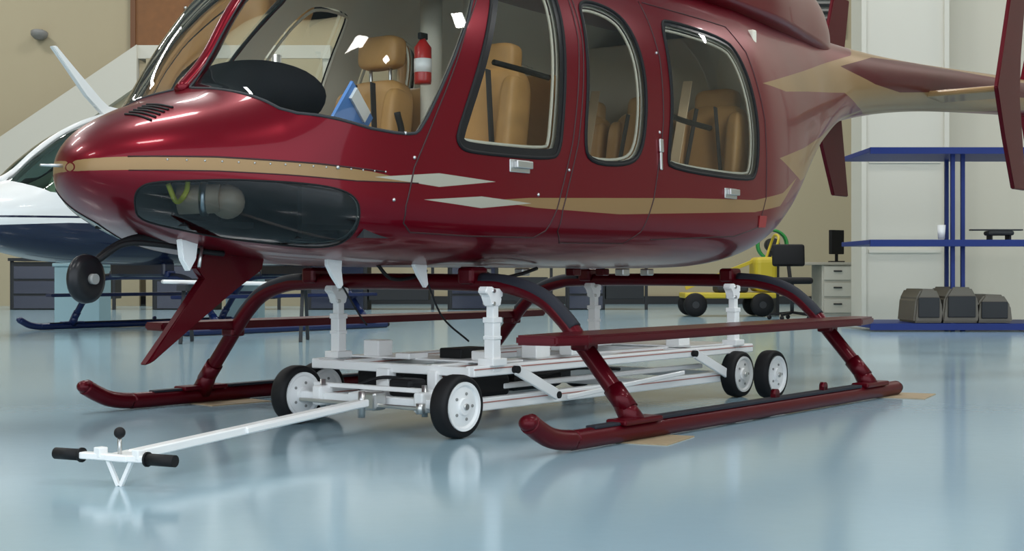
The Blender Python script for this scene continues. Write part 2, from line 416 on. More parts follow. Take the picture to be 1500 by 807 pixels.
def gear(par,m):
    for x,nm in ((0,'front'),(2.13,'rear')):
        pts=[(x,-1.228,.08),(x,-1.10,.225),(x,-.985,.355),(x,-.90,.445),(x,-.80,.52),(x,-.66,.565),(x,-.5,.58),(x,0,.585)]
        pts=pts+[(p[0],-p[1],p[2]) for p in pts[-2::-1]]
        sweep(nm+'_crosstube',par,pts,.034,m,14)
        for s in (-1,1):
            sweep(nm+'_crosstube_cover',par,[(x,s*p[0],p[1]+.010) for p in ((.50,.58),(.66,.565),(.80,.52),(.90,.445),(.95,.395))],.0325,TREAD,12)
            cyl(nm+'_leg_collar',par,(x,s*1.20,.11),(x,s*1.13,.19),.040,m)
            cyl(nm+'_leg_cuff',par,(x,s*1.228,.055),(x,s*1.165,.15),.047,m,r2=.037)
            box(nm+'_saddle',par,(x,s*1.228,.076),(.26,.09,.022),m,bev=.008)
            box(nm+'_step_clamp',par,(x,s*1.0,.345),(.08,.08,.04),m,bev=.01)
            box(nm+'_belly_clamp',par,(x,s*.45,.61),(.11,.08,.07),m,bev=.015)
    for s in (-1,1):
        y=s*1.228
        sweep('skid_tube',par,[(-.65,y,.118),(-.585,y,.082),(-.52,y,.056),(-.42,y,.041),(-.25,y,.038),(1,y,.038),(2.3,y,.038),(2.44,y,.038)],.036,m,16,flat=1.0)
        ball('skid_toe',par,(-.652,y,.119),.036,m,(1,1,.8))
        cyl('skid_end_cap',par,(2.44,y,.038),(2.475,y,.038),.026,BLK)
        box('skid_wear_strip_front',par,(-.18,y,.073),(.22,.045,.012),TREAD,bev=.004)
        box('skid_wear_strip_mid',par,(1.06,y,.075),(1.82,.055,.014),TREAD,bev=.004)
        for i,xx in enumerate((1.12,1.60)):
            cyl('skid_lug_%d'%i,par,(xx,y-.012,.098),(xx,y+.012,.098),.020,m,16)
            box('skid_lug_base_%d'%i,par,(xx,y,.086),(.04,.024,.02),m)
        bm=bmesh.new()
        yy=s*1.0
        P=[(-.42,yy-s*.01),(-.39,yy+s*.15),(-.25,yy+s*.20),(2.1,yy+s*.20),(2.42,yy+s*.12),(2.44,yy-s*.02),(2.1,yy-s*.04),(0,yy-s*.04)]
        A=[bm.verts.new((p[0],p[1],.398)) for p in P];B=[bm.verts.new((p[0],p[1],.362)) for p in P]
        bm.faces.new(A);bm.faces.new(B[::-1])
        for i in range(len(P)): bm.faces.new((A[i],B[i],B[(i+1)%len(P)],A[(i+1)%len(P)]))
        bmesh.ops.bevel(bm,geom=bm.edges[:],offset=.008,segments=2,affect='EDGES')
        from_bm('boarding_step',bm,par,m)
gear(heli,DRED)
prism('wire_cutter',heli,[(-1.02,.70),(-.72,.70),(-.74,.63),(-.80,.60),(-.87,.56),(-1.25,.305),(-1.285,.295),(-1.07,.54),(-1.01,.60),(-1.06,.64)],-.02,.02,DRED,.006)
for i,(x,y) in enumerate([(-.62,-.28),(-.2,-.34)]):
    prism('blade_antenna_%d'%i,heli,[(x-.04,.69),(x+.04,.69),(x+.03,.63),(x+.045,.575),(x+.03,.56),(x-.01,.61),(x-.04,.65)],y-.010,y+.010,WHITE,.003)
sweep('whip_antenna',heli,[(-.15,-.34,.58),(-.08,-.36,.44),(.06,-.38,.34)],.004,BLK,6)
sweep('whip_antenna',heli,[(-.58,-.28,.58),(-.5,-.3,.46),(-.46,-.3,.42)],.004,BLK,6)
lathe('search_light',heli,[(.0,-.015),(.07,-.015),(.082,-.008),(.085,.0),(.082,.02),(.06,.03),(0,.032)],(-1.50,.03,.60),(.25,-1,0),BLKG)
cyl('search_light_core',heli,(-1.495,0,.60),(-1.49,-.02,.60),.018,GREY)
sweep('search_light_arm',heli,[(-1.48,.06,.62),(-1.38,.06,.70),(-1.28,.03,.745),(-1.15,0,.74)],.014,BLK,8)
sweep('search_light_cable',heli,[(-1.45,.03,.66),(-1.36,.0,.72),(-1.25,-.05,.72),(-1.1,-.08,.70),(-1.0,-.1,.69)],.010,BLK,8)
ball('chin_beacon',heli,(-1.13,-.06,.70),.035,BLKG);cyl('outside_air_probe',heli,(-1.1,-.1,.72),(-1.13,-.12,.64),.006,METAL)
prism('drain_fairing',heli,[(-1.21,.74),(-1.13,.74),(-1.14,.67),(-1.17,.625),(-1.20,.67)],-.12,-.09,WHITE,.004)
cyl('pitot_tube',heli,(-1.5,.05,.985),(-1.66,.05,.98),.008,METAL,12,.004)
for i in range(7): box('belly_fitting_%d'%i,heli,(.25+i*.27,-.30+.1*((i*7)%4),.625),(.06,.05,.035),DRED if i%2 else METAL,bev=.006)
sweep('belly_hose',heli,[(.1,-.4,.64),(.2,-.42,.60),(.35,-.42,.615),(.5,-.4,.64)],.008,BLK,8)
sweep('belly_hose',heli,[(-.3,-.2,.66),(-.24,-.22,.60),(-.12,-.22,.60),(0,-.2,.63)],.008,BLK,8)
# interior
box('cabin_floor',heli,(.55,0,.76),(2.7,1.22,.03),DGREY)
box('rear_bulkhead',heli,(2.22,0,1.35),(.04,1.10,1.10),LINER,bev=.01)
BELT=mat('belt_webbing',(.55,.40,.24),.8)
def seat(nm,x,y,d,w=.40,top=1.58):
    pillow(nm+'_cushion',heli,(x-.22*d,y,1.02),(.48,w,.15),TAN)
    box(nm+'_base',heli,(x-.18*d,y,.87),(.38,w*.85,.20),DGREY,bev=.02)
    pillow(nm+'_back',heli,(x+.05*d,y,1.24),(.13,w,.50),TAN,rot=(0,.14*d,0))
    for k in (-1,1): pillow(nm+'_back_bolster',heli,(x+.02*d,y+k*w*.40,1.22),(.15,w*.2,.44),TAN,rot=(0,.14*d,0))
    if top>1.45:
        pillow(nm+'_headrest',heli,(x+.10*d,y,top),(.10,w*.64,.15),TAN,rot=(0,.08*d,0))
        for k in (-.06,.06): cyl(nm+'_headrest_post',heli,(x+.09*d,y+k,1.42),(x+.09*d,y+k,top-.04),.008,METAL,8)
    for k in (-.11,.11): beam(nm+'_harness',heli,(x-.02*d,y+k*.5,1.47),(x-.06*d,y+k,1.10),.03,.006,DGREY,0)
seat('front_seat',.20,-.33,1,.38,1.52);seat('front_seat',.20,.33,1,.38,1.62)
for y in (-.33,.33): seat('middle_seat',.62,y,-1,.40,1.40)
for y in (-.42,0,.42): seat('aft_seat',1.95,y,1,w=.38,top=1.50)
ball('glare_shield',heli,(-.70,.10,1.30),.2,BLKM,(1.25,1.7,.72),32)
box('instrument_panel',heli,(-.62,.12,1.14),(.16,.52,.36),BLKM,bev=.04,seg=3)
box('centre_pedestal',heli,(-.45,0,.92),(.5,.20,.28),DGREY,bev=.03)
for y in (-.33,.33):
    sweep('cyclic_stick',heli,[(-.45,y,.78),(-.42,y,1.0),(-.30,y,1.15),(-.32,y,1.25)],.013,BLK,8)
cyl('cabin_pillar',heli,(.40,.12,.78),(.40,.12,2.0),.05,LINER);cyl('cabin_pillar',heli,(.40,-.12,.78),(.40,-.12,2.0),.04,LINER)
box('overhead_console',heli,(-.1,0,1.96),(.5,.2,.08),DGREY,bev=.02)
lathe('fire_extinguisher',heli,[(.0,0),(.036,0),(.038,.015),(.038,.16),(.02,.185),(.010,.20),(0,.20)],(.24,.03,1.45),(0,0,1),REDLBL)
cyl('extinguisher_label',heli,(.24,.03,1.50),(.24,.03,1.56),.0392,WHITE);box('extinguisher_valve',heli,(.24,.03,1.66),(.05,.02,.03),BLK,bev=.005)
box('blue_panel',heli,(-.55,-.30,1.20),(.24,.012,.20),SCREEN,rot=(.3,.5,.4));box('white_panel_strip',heli,(-.52,-.32,1.26),(.16,.014,.05),WHITE,rot=(.3,.5,.4))  # flat blue panel with a white strip, inside the windshield
sweep('window_handle_bar_front',heli,[(-.12,-.655,1.44),(.05,-.66,1.43),(.24,-.655,1.42)],.012,BLK,8)
sweep('window_handle_bar_aft',heli,[(1.10,-.68,1.35),(1.3,-.66,1.335),(1.55,-.66,1.32)],.014,BLK,8)
beam('seat_belt',heli,(1.95,-.30,1.62),(1.55,-.45,1.10),.05,.006,BELT)
beam('seat_belt',heli,(1.98,.3,1.62),(1.7,.2,1.10),.05,.006,BELT)
# camera pod behind chin window
GT=mat('gimbal_tan',(.62,.42,.28),.5)
cyl('chin_gimbal_body',heli,(-1.30,-.22,.87),(-1.21,-.33,.875),.05,GT,24);ball('chin_gimbal_head',heli,(-1.18,-.33,.865),.06,GT);cyl('chin_gimbal_ring',heli,(-1.25,-.275,.873),(-1.235,-.292,.873),.058,METAL)
sweep('chin_yellow_cable',heli,[(-1.37,-.25,.92),(-1.35,-.27,.86),(-1.32,-.28,.89),(-1.31,-.28,.93)],.009,mat('cable_yellow',(.8,.7,.05),.5),8)
box('avionics_tray',heli,(-1.05,0,.79),(.5,.5,.02),BLK)
box('nose_bulkhead',heli,(-.98,0,.92),(.02,.95,.36),BLK)
box('avionics_box',heli,(-1.12,.05,.87),(.22,.3,.14),DGREY,bev=.01)

# ---------------------------------------------------------------- plywood pads
def pad(lx,ly,sx,sy,rz):
    c,s=math.cos(HROT),math.sin(HROT)
    e=empty('plywood_pad' ,(-.515+lx*c-ly*s,5.942+lx*s+ly*c,0),HROT+rz)
    box('pad_board',e,(0,0,.001),(sx,sy,.006),WOOD)
pad(.06,-1.27,.30,.22,.2);pad(2.42,-1.28,.32,.26,.2);pad(.1,1.17,.34,.28,-.1);pad(2.2,1.2,.3,.3,0)

# ---------------------------------------------------------------- ground handling dolly
tr=empty('helicopter_ground_dolly',(-.515,5.942,0),HROT)
Y0,Y1=-.60,.25
def wheel(x,y,r=.120,w=.08,nm='wheel'):
    c=(x,y,r)
    lathe(nm+'_tyre',tr,[(r*.74,-w/2*.75),(r*.80,-w/2*.93),(r*.88,-w/2),(r*.96,-w/2*.85),(r*.995,-w*.25),(r,0),(r*.995,w*.25),(r*.96,w/2*.85),(r*.88,w/2),(r*.80,w/2*.93),(r*.74,w/2*.75)],c,(0,1,0),BLK,40)
    rp=[(r*.12,-.044),(r*.26,-.044),(r*.28,-.034),(r*.62,-.031),(r*.68,-.039),(r*.77,-.041),(r*.785,-.02)]
    lathe(nm+'_rim',tr,rp+[(a,-b) for a,b in rp[::-1]],c,(0,1,0),WHITE,40,False)
    for s in (-1,1): cyl(nm+'_axle_cap',tr,(x,y+s*.04,r),(x,y+s*.052,r),.012,METAL,12)
    for k in range(5):
        a=k*2*PI/5; cyl(nm+'_bolt_%d'%k,tr,(x+.050*math.cos(a),y-.037,r+.050*math.sin(a)),(x+.050*math.cos(a),y+.037,r+.050*math.sin(a)),.006,GREY,6)
wheel(-.35,-.66);wheel(-.35,.20);wheel(1.87,-.82);wheel(1.86,-.64,.115);wheel(1.87,.34);wheel(-.12,.30,nm='inner_wheel')
RL=mat('rail_red_line',(.42,.19,.16),.5)
def rail(nm,p0,p1,w=.045,h=.05,stripe=True):
    beam(nm,tr,p0,p1,w,h,WHITE,.004)
    if stripe:
        beam(nm+'_red_line',tr,(p0[0],p0[1]-w/2-.0005,p0[2]+.008),(p1[0],p1[1]-w/2-.0005,p1[2]+.008),.002,.005,RL,0)
for y,n in ((Y0,'near'),(-.42,'near_inner'),(.06,'far_inner'),(Y1,'far')):
    rail('upper_rail_'+n,(-.20,y,.238),(2.06,y,.238),.045,.042)
for y,n in ((Y0+.02,'near'),(Y1-.02,'far')):
    rail('lower_rail_'+n,(-.30,y,.105),(1.95,y,.105),.045,.05)
    rail('mid_rail_'+n,(.1,y+.06*(1 if y<0 else -1),.16),(1.7,y+.06*(1 if y<0 else -1),.16),.03,.022,False)
for x in (-.18,.35,.95,1.5,2.03): beam('upper_cross_member',tr,(x,Y0,.236),(x,Y1,.236),.05,.036,WHITE)
for x in (-.28,.5,1.2,1.9): beam('lower_cross_member',tr,(x,Y0,.103),(x,Y1,.103),.05,.036,WHITE)
for y in (Y0-.035,Y1+.035):
    for xa,xb in ((.05,.33),(1.45,1.78)):
        beam('scissor_link',tr,(xa,y,.235),(xb,y,.115),.014,.045,WHITE)
        for xx,zz in ((xa,.235),(xb,.115)): cyl('link_pivot',tr,(xx,y-.012,zz),(xx,y+.012,zz),.015,BLK,16)
    beam('lift_strut',tr,(.40,y,.10),(1.35,y,.15),.012,.02,WHITE)
box('deck_plate_front',tr,(.08,-.17,.262),(.20,.80,.008),WHITE,bev=.002)
box('deck_plate_rear',tr,(1.75,-.17,.262),(.45,.80,.008),WHITE,bev=.002)
for i,(x,y,sx,sy,sz) in enumerate([(.05,.12,.09,.09,.07),(.0,-.12,.12,.08,.025),(.10,-.44,.10,.08,.04),(.36,-.50,.10,.08,.06),(.62,-.50,.09,.07,.05),(.9,-.3,.16,.12,.05),(1.35,-.1,.18,.14,.05),(1.6,-.45,.10,.08,.06)]):
    box('deck_box_%d'%i,tr,(x,y,.262+sz/2),(sx,sy,sz),WHITE,bev=.005)
box('black_battery',tr,(.16,-.28,.285),(.20,.12,.045),BLK,bev=.006);box('black_battery',tr,(.02,-.02,.165),(.22,.26,.09),BLK,bev=.01)
box('black_pump',tr,(.02,-.45,.165),(.26,.16,.09),BLK,bev=.02);box('hydraulic_unit',tr,(.75,-.2,.17),(.25,.25,.09),DGREY,bev=.02)
box('black_reservoir',tr,(.42,-.40,.165),(.36,.16,.08),BLK,bev=.03)
cyl('hydraulic_cylinder',tr,(.4,-.15,.17),(1.2,-.15,.20),.025,METAL)
sweep('hydraulic_line',tr,[(.2,-.45,.20),(.4,-.5,.19),(.7,-.48,.20),(1.0,-.5,.18)],.008,BLK,8)
sweep('hydraulic_line',tr,[(-.30,-.10,.17),(-.24,-.18,.20),(-.18,-.32,.19),(-.10,-.42,.17)],.007,BLK,8)
def post(x,y):
    box('lift_post_base',tr,(x,y,.27),(.09,.08,.03),WHITE,bev=.004)
    box('lift_post_outer',tr,(x,y,.33),(.048,.048,.20),WHITE,bev=.004)
    box('lift_post_inner',tr,(x,y,.45),(.035,.035,.12),WHITE,bev=.003)
    box('lift_post_collar',tr,(x,y,.435),(.058,.054,.022),WHITE,bev=.003);box('lift_post_collar',tr,(x,y,.365),(.054,.054,.015),WHITE,bev=.003)
    prism('lift_head',tr,[(x-.030,.49),(x+.026,.49),(x+.035,.52),(x+.005,.54),(x-.02,.567),(x-.06,.567),(x-.068,.545),(x-.04,.53)],y-.022,y+.022,WHITE,.004)
    prism('lift_head_back',tr,[(x-.01,.50),(x+.048,.528),(x+.048,.555),(x+.018,.56),(x-.02,.53)],y-.016,y+.016,WHITE,.003)
    for z in (.50,.55): cyl('lift_head_pin',tr,(x-.02,y-.028,z),(x-.02,y+.028,z),.008,METAL,10)
for x in (-.06,1.89):
    for y in (Y0,Y1): post(x,y)
beam('front_axle',tr,(-.35,-.62,.12),(-.35,.18,.12),.04,.035,WHITE)
beam('front_axle_upper',tr,(-.32,-.56,.165),(-.32,.12,.165),.03,.018,WHITE)
beam('front_neck',tr,(-.40,-.19,.13),(-.12,-.19,.15),.10,.035,WHITE);box('front_neck_plate',tr,(-.20,-.16,.19),(.05,.07,.09),WHITE,bev=.006)
box('front_neck_plate',tr,(-.20,-.42,.18),(.04,.05,.11),WHITE,bev=.006)
for y in (-.5,.05): box('axle_knuckle',tr,(-.35,y,.125),(.08,.05,.08),WHITE,bev=.01);cyl('knuckle_pin',tr,(-.35,y,.07),(-.35,y,.19),.012,METAL,12)
box('kingpin_housing',tr,(-.42,-.30,.125),(.07,.07,.07),METAL,bev=.01)
beam('steering_rod',tr,(-.43,-.55,.11),(-.43,.10,.11),.015,.015,METAL);cyl('tie_rod_end',tr,(-.43,-.55,.09),(-.43,-.55,.13),.018,METAL,12)
cyl('hitch_pin',tr,(-.52,-.33,.07),(-.52,-.33,.17),.014,METAL,12)
box('winch_motor',tr,(-.27,-.34,.17),(.10,.12,.07),BLK,bev=.015)
A=Vector((-.50,-.325,.125));B=Vector((-1.80,-.632,.085))
beam('tow_bar',tr,A,B,.045,.028,WHITE,.004)
beam('tow_bar_sleeve',tr,A+(B-A)*.05,A+(B-A)*.60,.060,.022,WHITE,.004)
d=(B-A).normalized();n=Vector((-d.y,d.x,0)).normalized()
H=B+d*.06
H2=H-n*.02
beam('handle_crossbar',tr,H2-n*.14,H2+n*.14,.03,.02,WHITE,.003);beam('handle_yoke',tr,B-d*.02,H+d*.02,.08,.02,WHITE,.003)
for s in (-1,1):
    cyl('handle_grip',tr,H2+n*s*.12,H2+n*s*.22,.0175,BLK,16);cyl('grip_flange',tr,H2+n*s*.118,H2+n*s*.124,.022,BLK,16)
    beam('parking_leg',tr,H+n*s*.045+Vector((0,0,-.005)),H+Vector((0,0,-.083))+n*s*.004,.012,.012,WHITE,.001)
    box('handle_bracket',tr,H+n*s*.07+Vector((0,0,.012)),(.03,.03,.03),WHITE,bev=.003)
cyl('release_lever',tr,H,H+Vector((0,0,.06)),.006,METAL,8);ball('release_knob',tr,H+Vector((0,0,.072)),.017,BLK)

# ---------------------------------------------------------------- second helicopter
h2=empty('white_navy_helicopter',(-3.9,14.75,0),HROT)
TB2={'zt':[(-2.1,1.15),(-2.0,1.32),(-1.85,1.43),(-1.6,1.53),(-1.3,1.78),(-.9,2.05),(-.4,2.24),(.3,2.32),(2.2,2.35),(4.35,2.3),(8.6,2.5)],
 'zb':[(-2.1,1.15),(-2.0,1.0),(-1.8,.88),(-1.5,.80),(-1,.73),(0,.70),(1.8,.70),(2.3,.8),(2.9,1.02),(3.6,1.42),(4.35,1.8),(8.6,2.2)],
 'zw':[(-2.1,1.15),(-1,1.15),(1.9,1.15),(2.6,1.3),(3.4,1.7),(4.35,2.05),(8.6,2.35)],
 'W':[(-2.1,0),(-2.0,.22),(-1.8,.38),(-1.5,.52),(-1,.67),(-.5,.74),(1.5,.75),(2.1,.70),(2.6,.60),(3.2,.46),(3.8,.34),(4.35,.255),(8.6,.15)],
 'nl':[(-2.1,2),(-1.5,2.5),(-.8,3),(2,3),(3,2.5),(4.35,2),(8.6,2)],'nu':[(-2.1,2),(-1.5,2.4),(-1,2.6),(2,2.6),(3,2.4),(4.35,2),(8.6,2)]}
hull2=Hull(-2.1,8.6,TB2)
r2=[]
def R2(P,m,s=0): r2.append((todom(hull2,P,s),m))
R2([(-2.09,1.06),(-1.3,1.10),(-.9,1.10),(0,1.10),(2.5,1.15),(4,1.7),(4,1.2),(2.4,.6),(-.5,.55),(-1.3,.6),(-2.09,.6)],1)
R2([(-1.95,1.16),(-.9,1.17),(0,1.17),(2.4,1.2),(2.4,1.18),(0,1.15),(-.9,1.15),(-1.95,1.14)],1)
ws2=[(-1.64,.03,'y'),(-1.4,.03,'y'),(-1.1,.03,'y'),(-.8,.03,'y'),(-.5,.04,'y'),(-.3,.3,'y'),(-.15,.5,'y'),(-.25,1.75),(-.5,1.50),(-.75,1.40),(-1.1,1.38),(-1.4,1.36),(-1.56,.38,'y'),(-1.64,.2,'y')]
R2(ws2,2,1)
def up(w,dz): return [(a,b+dz) for a,b in w]
for w in (win1,win2,win3): R2(up(w,.2),3);R2(inset(up(w,.2),.02),2)
build_shell('fuselage_shell',h2,hull2,r2,[WHITE2,NAVY,GGLASS,BLKG],130,50,(2,),LINER)
sweep('windshield_post',h2,[hull2.xz((x,0.0,'y'),0) for x in (-1.66,-1.5,-1.3,-1.1,-.9,-.7,-.5,-.4)],.035,WHITE2,10)
for s in (1,-1): sweep('windshield_side_frame',h2,[hull2.xz(p,0.004,s) for p in ((-1.35,1.37),(-1.05,1.62),(-.75,1.88),(-.45,2.05))],.022,WHITE2,8)
gear(h2,BLUE)
for x in (0,2.13): box('gear_fairing',h2,(x,0,.66),(.16,.9,.16),NAVY,bev=.03)
box('cabin_floor',h2,(.55,0,.9),(2.6,1.2,.03),DGREY)
for y in (-.33,.33): box('seat_back',h2,(.25,y,1.4),(.12,.44,.6),GREY,bev=.04);box('seat_base',h2,(.0,y,1.1),(.45,.44,.15),GREY,bev=.04)
box('instrument_panel',h2,(-1.0,0,1.30),(.3,.5,.2),DGREY,bev=.05)
prism('upper_wire_cutter',h2,[(-.45,2.20),(-.28,2.24),(-.52,2.38),(-1.05,2.88),(-1.10,2.87),(-.70,2.42)],-.03,.03,WHITE2,.008)
prism('upper_wire_cutter_stay',h2,[(-.6,2.32),(-.57,2.35),(-.1,2.30),(-.1,2.25)],-.02,.02,WHITE2)
cyl('rotor_mast',h2,(1.9,0,2.3),(1.9,0,3.15),.06,METAL)

# ---------------------------------------------------------------- hangar shell (room axes)
FL=bpy.data.materials.new('blue_epoxy_floor');FL.use_nodes=True;nt=FL.node_tree;b=nt.nodes['Principled BSDF']
tc=nt.nodes.new('ShaderNodeTexCoord');ns=nt.nodes.new('ShaderNodeTexNoise');ns.inputs['Scale'].default_value=.6;ns.inputs['Detail'].default_value=5
nt.links.new(tc.outputs['Object'],ns.inputs['Vector'])
mx=nt.nodes.new('ShaderNodeMixRGB');mx.inputs[1].default_value=(.285,.425,.50,1);mx.inputs[2].default_value=(.33,.475,.55,1)
nt.links.new(ns.outputs['Fac'],mx.inputs[0]);nt.links.new(mx.outputs[0],b.inputs['Base Color'])
b.inputs['Roughness'].default_value=.14;b.inputs['Specular IOR Level'].default_value=.65
n2=nt.nodes.new('ShaderNodeTexNoise');n2.inputs['Scale'].default_value=14.0;n2.inputs['Detail'].default_value=3
bp=nt.nodes.new('ShaderNodeBump');bp.inputs['Strength'].default_value=.08;bp.inputs['Distance'].default_value=.004
nt.links.new(tc.outputs['Object'],n2.inputs['Vector']);nt.links.new(n2.outputs['Fac'],bp.inputs['Height']);nt.links.new(bp.outputs[0],b.inputs['Normal'])
def wallmat(name,col,scale):
    m=mat(name,col,.75);nt=m.node_tree;tc=nt.nodes.new('ShaderNodeTexCoord');w=nt.nodes.new('ShaderNodeTexWave')
    w.inputs['Scale'].default_value=scale;w.bands_direction='X';bp=nt.nodes.new('ShaderNodeBump');bp.inputs['Strength'].default_value=.15;bp.inputs['Distance'].default_value=.02
    nt.links.new(tc.outputs['Object'],w.inputs['Vector']);nt.links.new(w.outputs['Fac'],bp.inputs['Height']);nt.links.new(bp.outputs[0],nt.nodes['Principled BSDF'].inputs['Normal']);return m
WL=wallmat('beige_wall',(.43,.37,.245),.8);WR=wallmat('cream_wall',(.54,.51,.42),1.2);CRM=mat('cream_panel',(.60,.58,.50),.6)
box('floor',None,(0,11,-.05),(40,36,.1),FL)
box('wall_back',None,(0,28.1,5),(40,.2,10),WL)
box('wall_left',None,(-20,11,5),(.2,36,10),WL);box('wall_right',None,(20,11,5),(.2,36,10),WR)
box('wall_right_front',None,(12.2,18.6,5),(15.2,.2,10),WR)
box('ceiling',None,(0,11,10.05),(40,36,.1),mat('ceiling_panel',(.5,.5,.49),.8))
box('baseboard_back',None,(-4,27.97,.08),(32,.06,.16),DGREY)
box('apron_ground',None,(0,-37,-.06),(120,60,.1),mat('concrete_apron',(.4,.4,.39),.9,noise=.1))
pl=empty('wall_pillar')
box('pillar_body',pl,(5.03,18.2,5),(1.12,.5,10),CRM)
for i in range(6): box('pillar_rib_%d'%i,pl,(5.03,17.94,.9+i*1.15),(.92,.03,.04),CRM)
for s in (-.53,.53): box('pillar_flange',pl,(5.03+s,17.93,5),(.06,.06,10),CRM)
st=empty('mezzanine_stair')
prism('stair_stringer',st,[(-10.6,1.6),(-7.0,4.10),(-7.0,4.88),(-10.6,2.45)],26.1,26.3,CRM)
prism('stair_stringer_lower',st,[(-13.5,0),(-12.4,0),(-10.6,1.2),(-10.6,2.45),(-13.5,.6)],26.1,26.3,CRM)
prism('stair_side_panel',st,[(-12,0),(-7.0,0),(-7.0,4.2),(-10.6,1.65),(-12,.9)],26.3,26.4,WL)
for i in range(16): box('stair_tread_%d'%i,st,(-12.9+i*.37,27.0,.25+i*.275),(.34,1.4,.05),GREY)
box('landing',st,(-5.2,27.0,4.76),(3.6,1.6,.25),CRM)
box('landing_post',st,(-3.5,26.3,2.32),(.15,.15,4.64),CRM);box('landing_panel',st,(-5.2,26.25,2.32),(3.3,.1,4.64),WL)
dr=empty('door_1');box('door_leaf',dr,(-6.95,27.95,5.95),(1.1,.06,2.1),BROWN)
JB=mat('jamb_brown',(.15,.06,.02),.5)
for s in (-.6,.6): box('door_jamb',dr,(-6.95+s,27.93,5.98),(.1,.1,2.2),JB)
box('door_header',dr,(-6.95,27.93,7.08),(1.3,.1,.1),JB);ball('door_knob',dr,(-6.5,27.88,5.9),.04,METAL)
wl=empty('wall_lamp');lathe('lamp_dome',wl,[(0,0),(.17,0),(.16,.06),(.10,.12),(0,.14)],(-9.4,27.85,5.4),(0,-.3,-1),GREY);box('lamp_bracket',wl,(-9.4,27.93,5.42),(.1,.12,.1),DGREY)
ec=empty('wall_exhaust_vent')
box('vent_frame',ec,(5.95,27.93,5.9),(1.4,.1,1.0),GREY,bev=.02)
for i in range(6): box('vent_louver_%d'%i,ec,(5.95,27.86,5.5+i*.15),(1.3,.06,.05),DGREY,rot=(.4,0,0))
# ---------------------------------------------------------------- shelving
sh=empty('blue_steel_shelving')
for z in (1.93,.95,.06): box('shelf_board',sh,(5.35,15.5,z),(3.1,1.3,.05),SHB,bev=.006)
for z in (1.93,.95,.06):
    box('shelf_lip',sh,(5.35,14.86,z-.01),(3.1,.03,.07),SHB)
for x,y in ((4.72,15.0),(4.95,15.95),(6.8,14.95),(6.8,16.0),(4.86,15.1)): box('shelf_upright',sh,(x,y,.98),(.04,.04,1.96),SHB)
cup=empty('white_cup');lathe('cup_body',cup,[(0,0),(.035,0),(.045,.15),(0,.15)],(4.60,15.0,.985),(0,0,1),WHITE)
dv=empty('model_drone');box('drone_body',dv,(5.25,15.1,1.05),(.28,.18,.05),DGREY,bev=.02);box('drone_wing',dv,(5.22,15.1,1.085),(.55,.10,.015),DGREY)
for k in(-.1,.1): box('drone_leg',dv,(5.25+k,15.1,1.003),(.02,.14,.05),BLK)
eb=empty('sheet_metal_bins')
for i,(x,w,hh) in enumerate(((4.45,.32,.36),(4.80,.42,.38),(5.15,.40,.30))):
    P=[(x-w/2,.09),(x+w/2,.09),(x+w/2*.9,.09+hh*.6),(x+w*.25,.09+hh),(x-w*.25,.09+hh),(x-w/2*.85,.09+hh*.7)]
    prism('bin_%d'%i,eb,P,14.95,15.6,SHEETM,.02);box('bin_front_%d'%i,eb,(x,14.94,.09+hh*.45),(w*.7,.03,hh*.6),DGREY,bev=.01)
# ---------------------------------------------------------------- yellow cart, chair, desk
yc=empty('yellow_maintenance_cart')
box('cart_deck',yc,(3.1,20.2,.30),(1.3,.7,.08),YEL,bev=.02);box('cart_hood',yc,(3.62,20.2,.60),(.32,.6,.50),YEL,bev=.08,seg=3)
box('cart_engine',yc,(3.15,20.2,.46),(.45,.5,.24),DGREY,bev=.04)
for x in (2.6,3.55):
    for y in (19.85,20.55): lathe('cart_wheel',yc,[(.06,-.05),(.15,-.05),(.17,0),(.15,.05),(.06,.05)],(x,y,.17),(0,1,0),BLK);cyl('cart_hub',yc,(x,y-.06,.17),(x,y+.06,.17),.05,DGREY)
sweep('cart_handle',yc,[(3.7,19.95,.8),(3.8,19.95,1.10),(3.8,20.2,1.17),(3.8,20.45,1.10),(3.7,20.45,.8)],.02,YEL,8)
beam('cart_boom',yc,(2.5,20.2,.40),(3.5,20.2,.80),.05,.05,YEL)
hs=empty('green_hose_reel')
for i in range(4):
    sweep('hose_coil_%d'%i,hs,[(3.95+.22*math.cos(a*PI/6),21.2+.04*i,1.05+.22*math.sin(a*PI/6)) for a in range(12)],.02,GREEN,8,closed=True,n=3)
box('reel_stand',hs,(3.95,21.3,.5),(.12,.12,1.0),DGREY);cyl('reel_hub',hs,(3.95,21.15,1.05),(3.95,21.4,1.05),.1,DGREY)
ch=empty('office_chair')
box('seat',ch,(3.72,18.6,.52),(.48,.46,.09),BLK,bev=.04,seg=3,smooth=True);box('backrest',ch,(3.72,18.85,.86),(.44,.07,.30),BLK,rot=(-.1,0,0),bev=.05,seg=3,smooth=True)
cyl('gas_lift',ch,(3.72,18.6,.10),(3.72,18.6,.50),.025,DGREY);beam('back_arm',ch,(3.72,18.7,.5),(3.72,18.88,.8),.05,.02,BLK)
for k in range(5):
    a=k*2*PI/5+.3;beam('base_leg_%d'%k,ch,(3.72,18.6,.10),(3.72+.3*math.cos(a),18.6+.3*math.sin(a),.07),.04,.03,BLK);ball('caster_%d'%k,ch,(3.72+.3*math.cos(a),18.6+.3*math.sin(a),.03),.03,BLK)
dk=empty('office_desk')
box('desk_top',dk,(4.55,20.8,.76),(1.5,.8,.04),mat('desk_laminate',(.42,.39,.32),.5),bev=.005)
box('desk_pedestal',dk,(4.75,20.8,.37),(.45,.7,.74),CRM,bev=.005)
for i in range(3): box('drawer_%d'%i,dk,(4.75,20.43,.14+i*.24),(.40,.02,.20),CRM,bev=.004);box('drawer_pull_%d'%i,dk,(4.75,20.41,.17+i*.24),(.12,.02,.02),DGREY)
box('desk_leg',dk,(3.88,20.8,.37),(.05,.7,.74),DGREY)
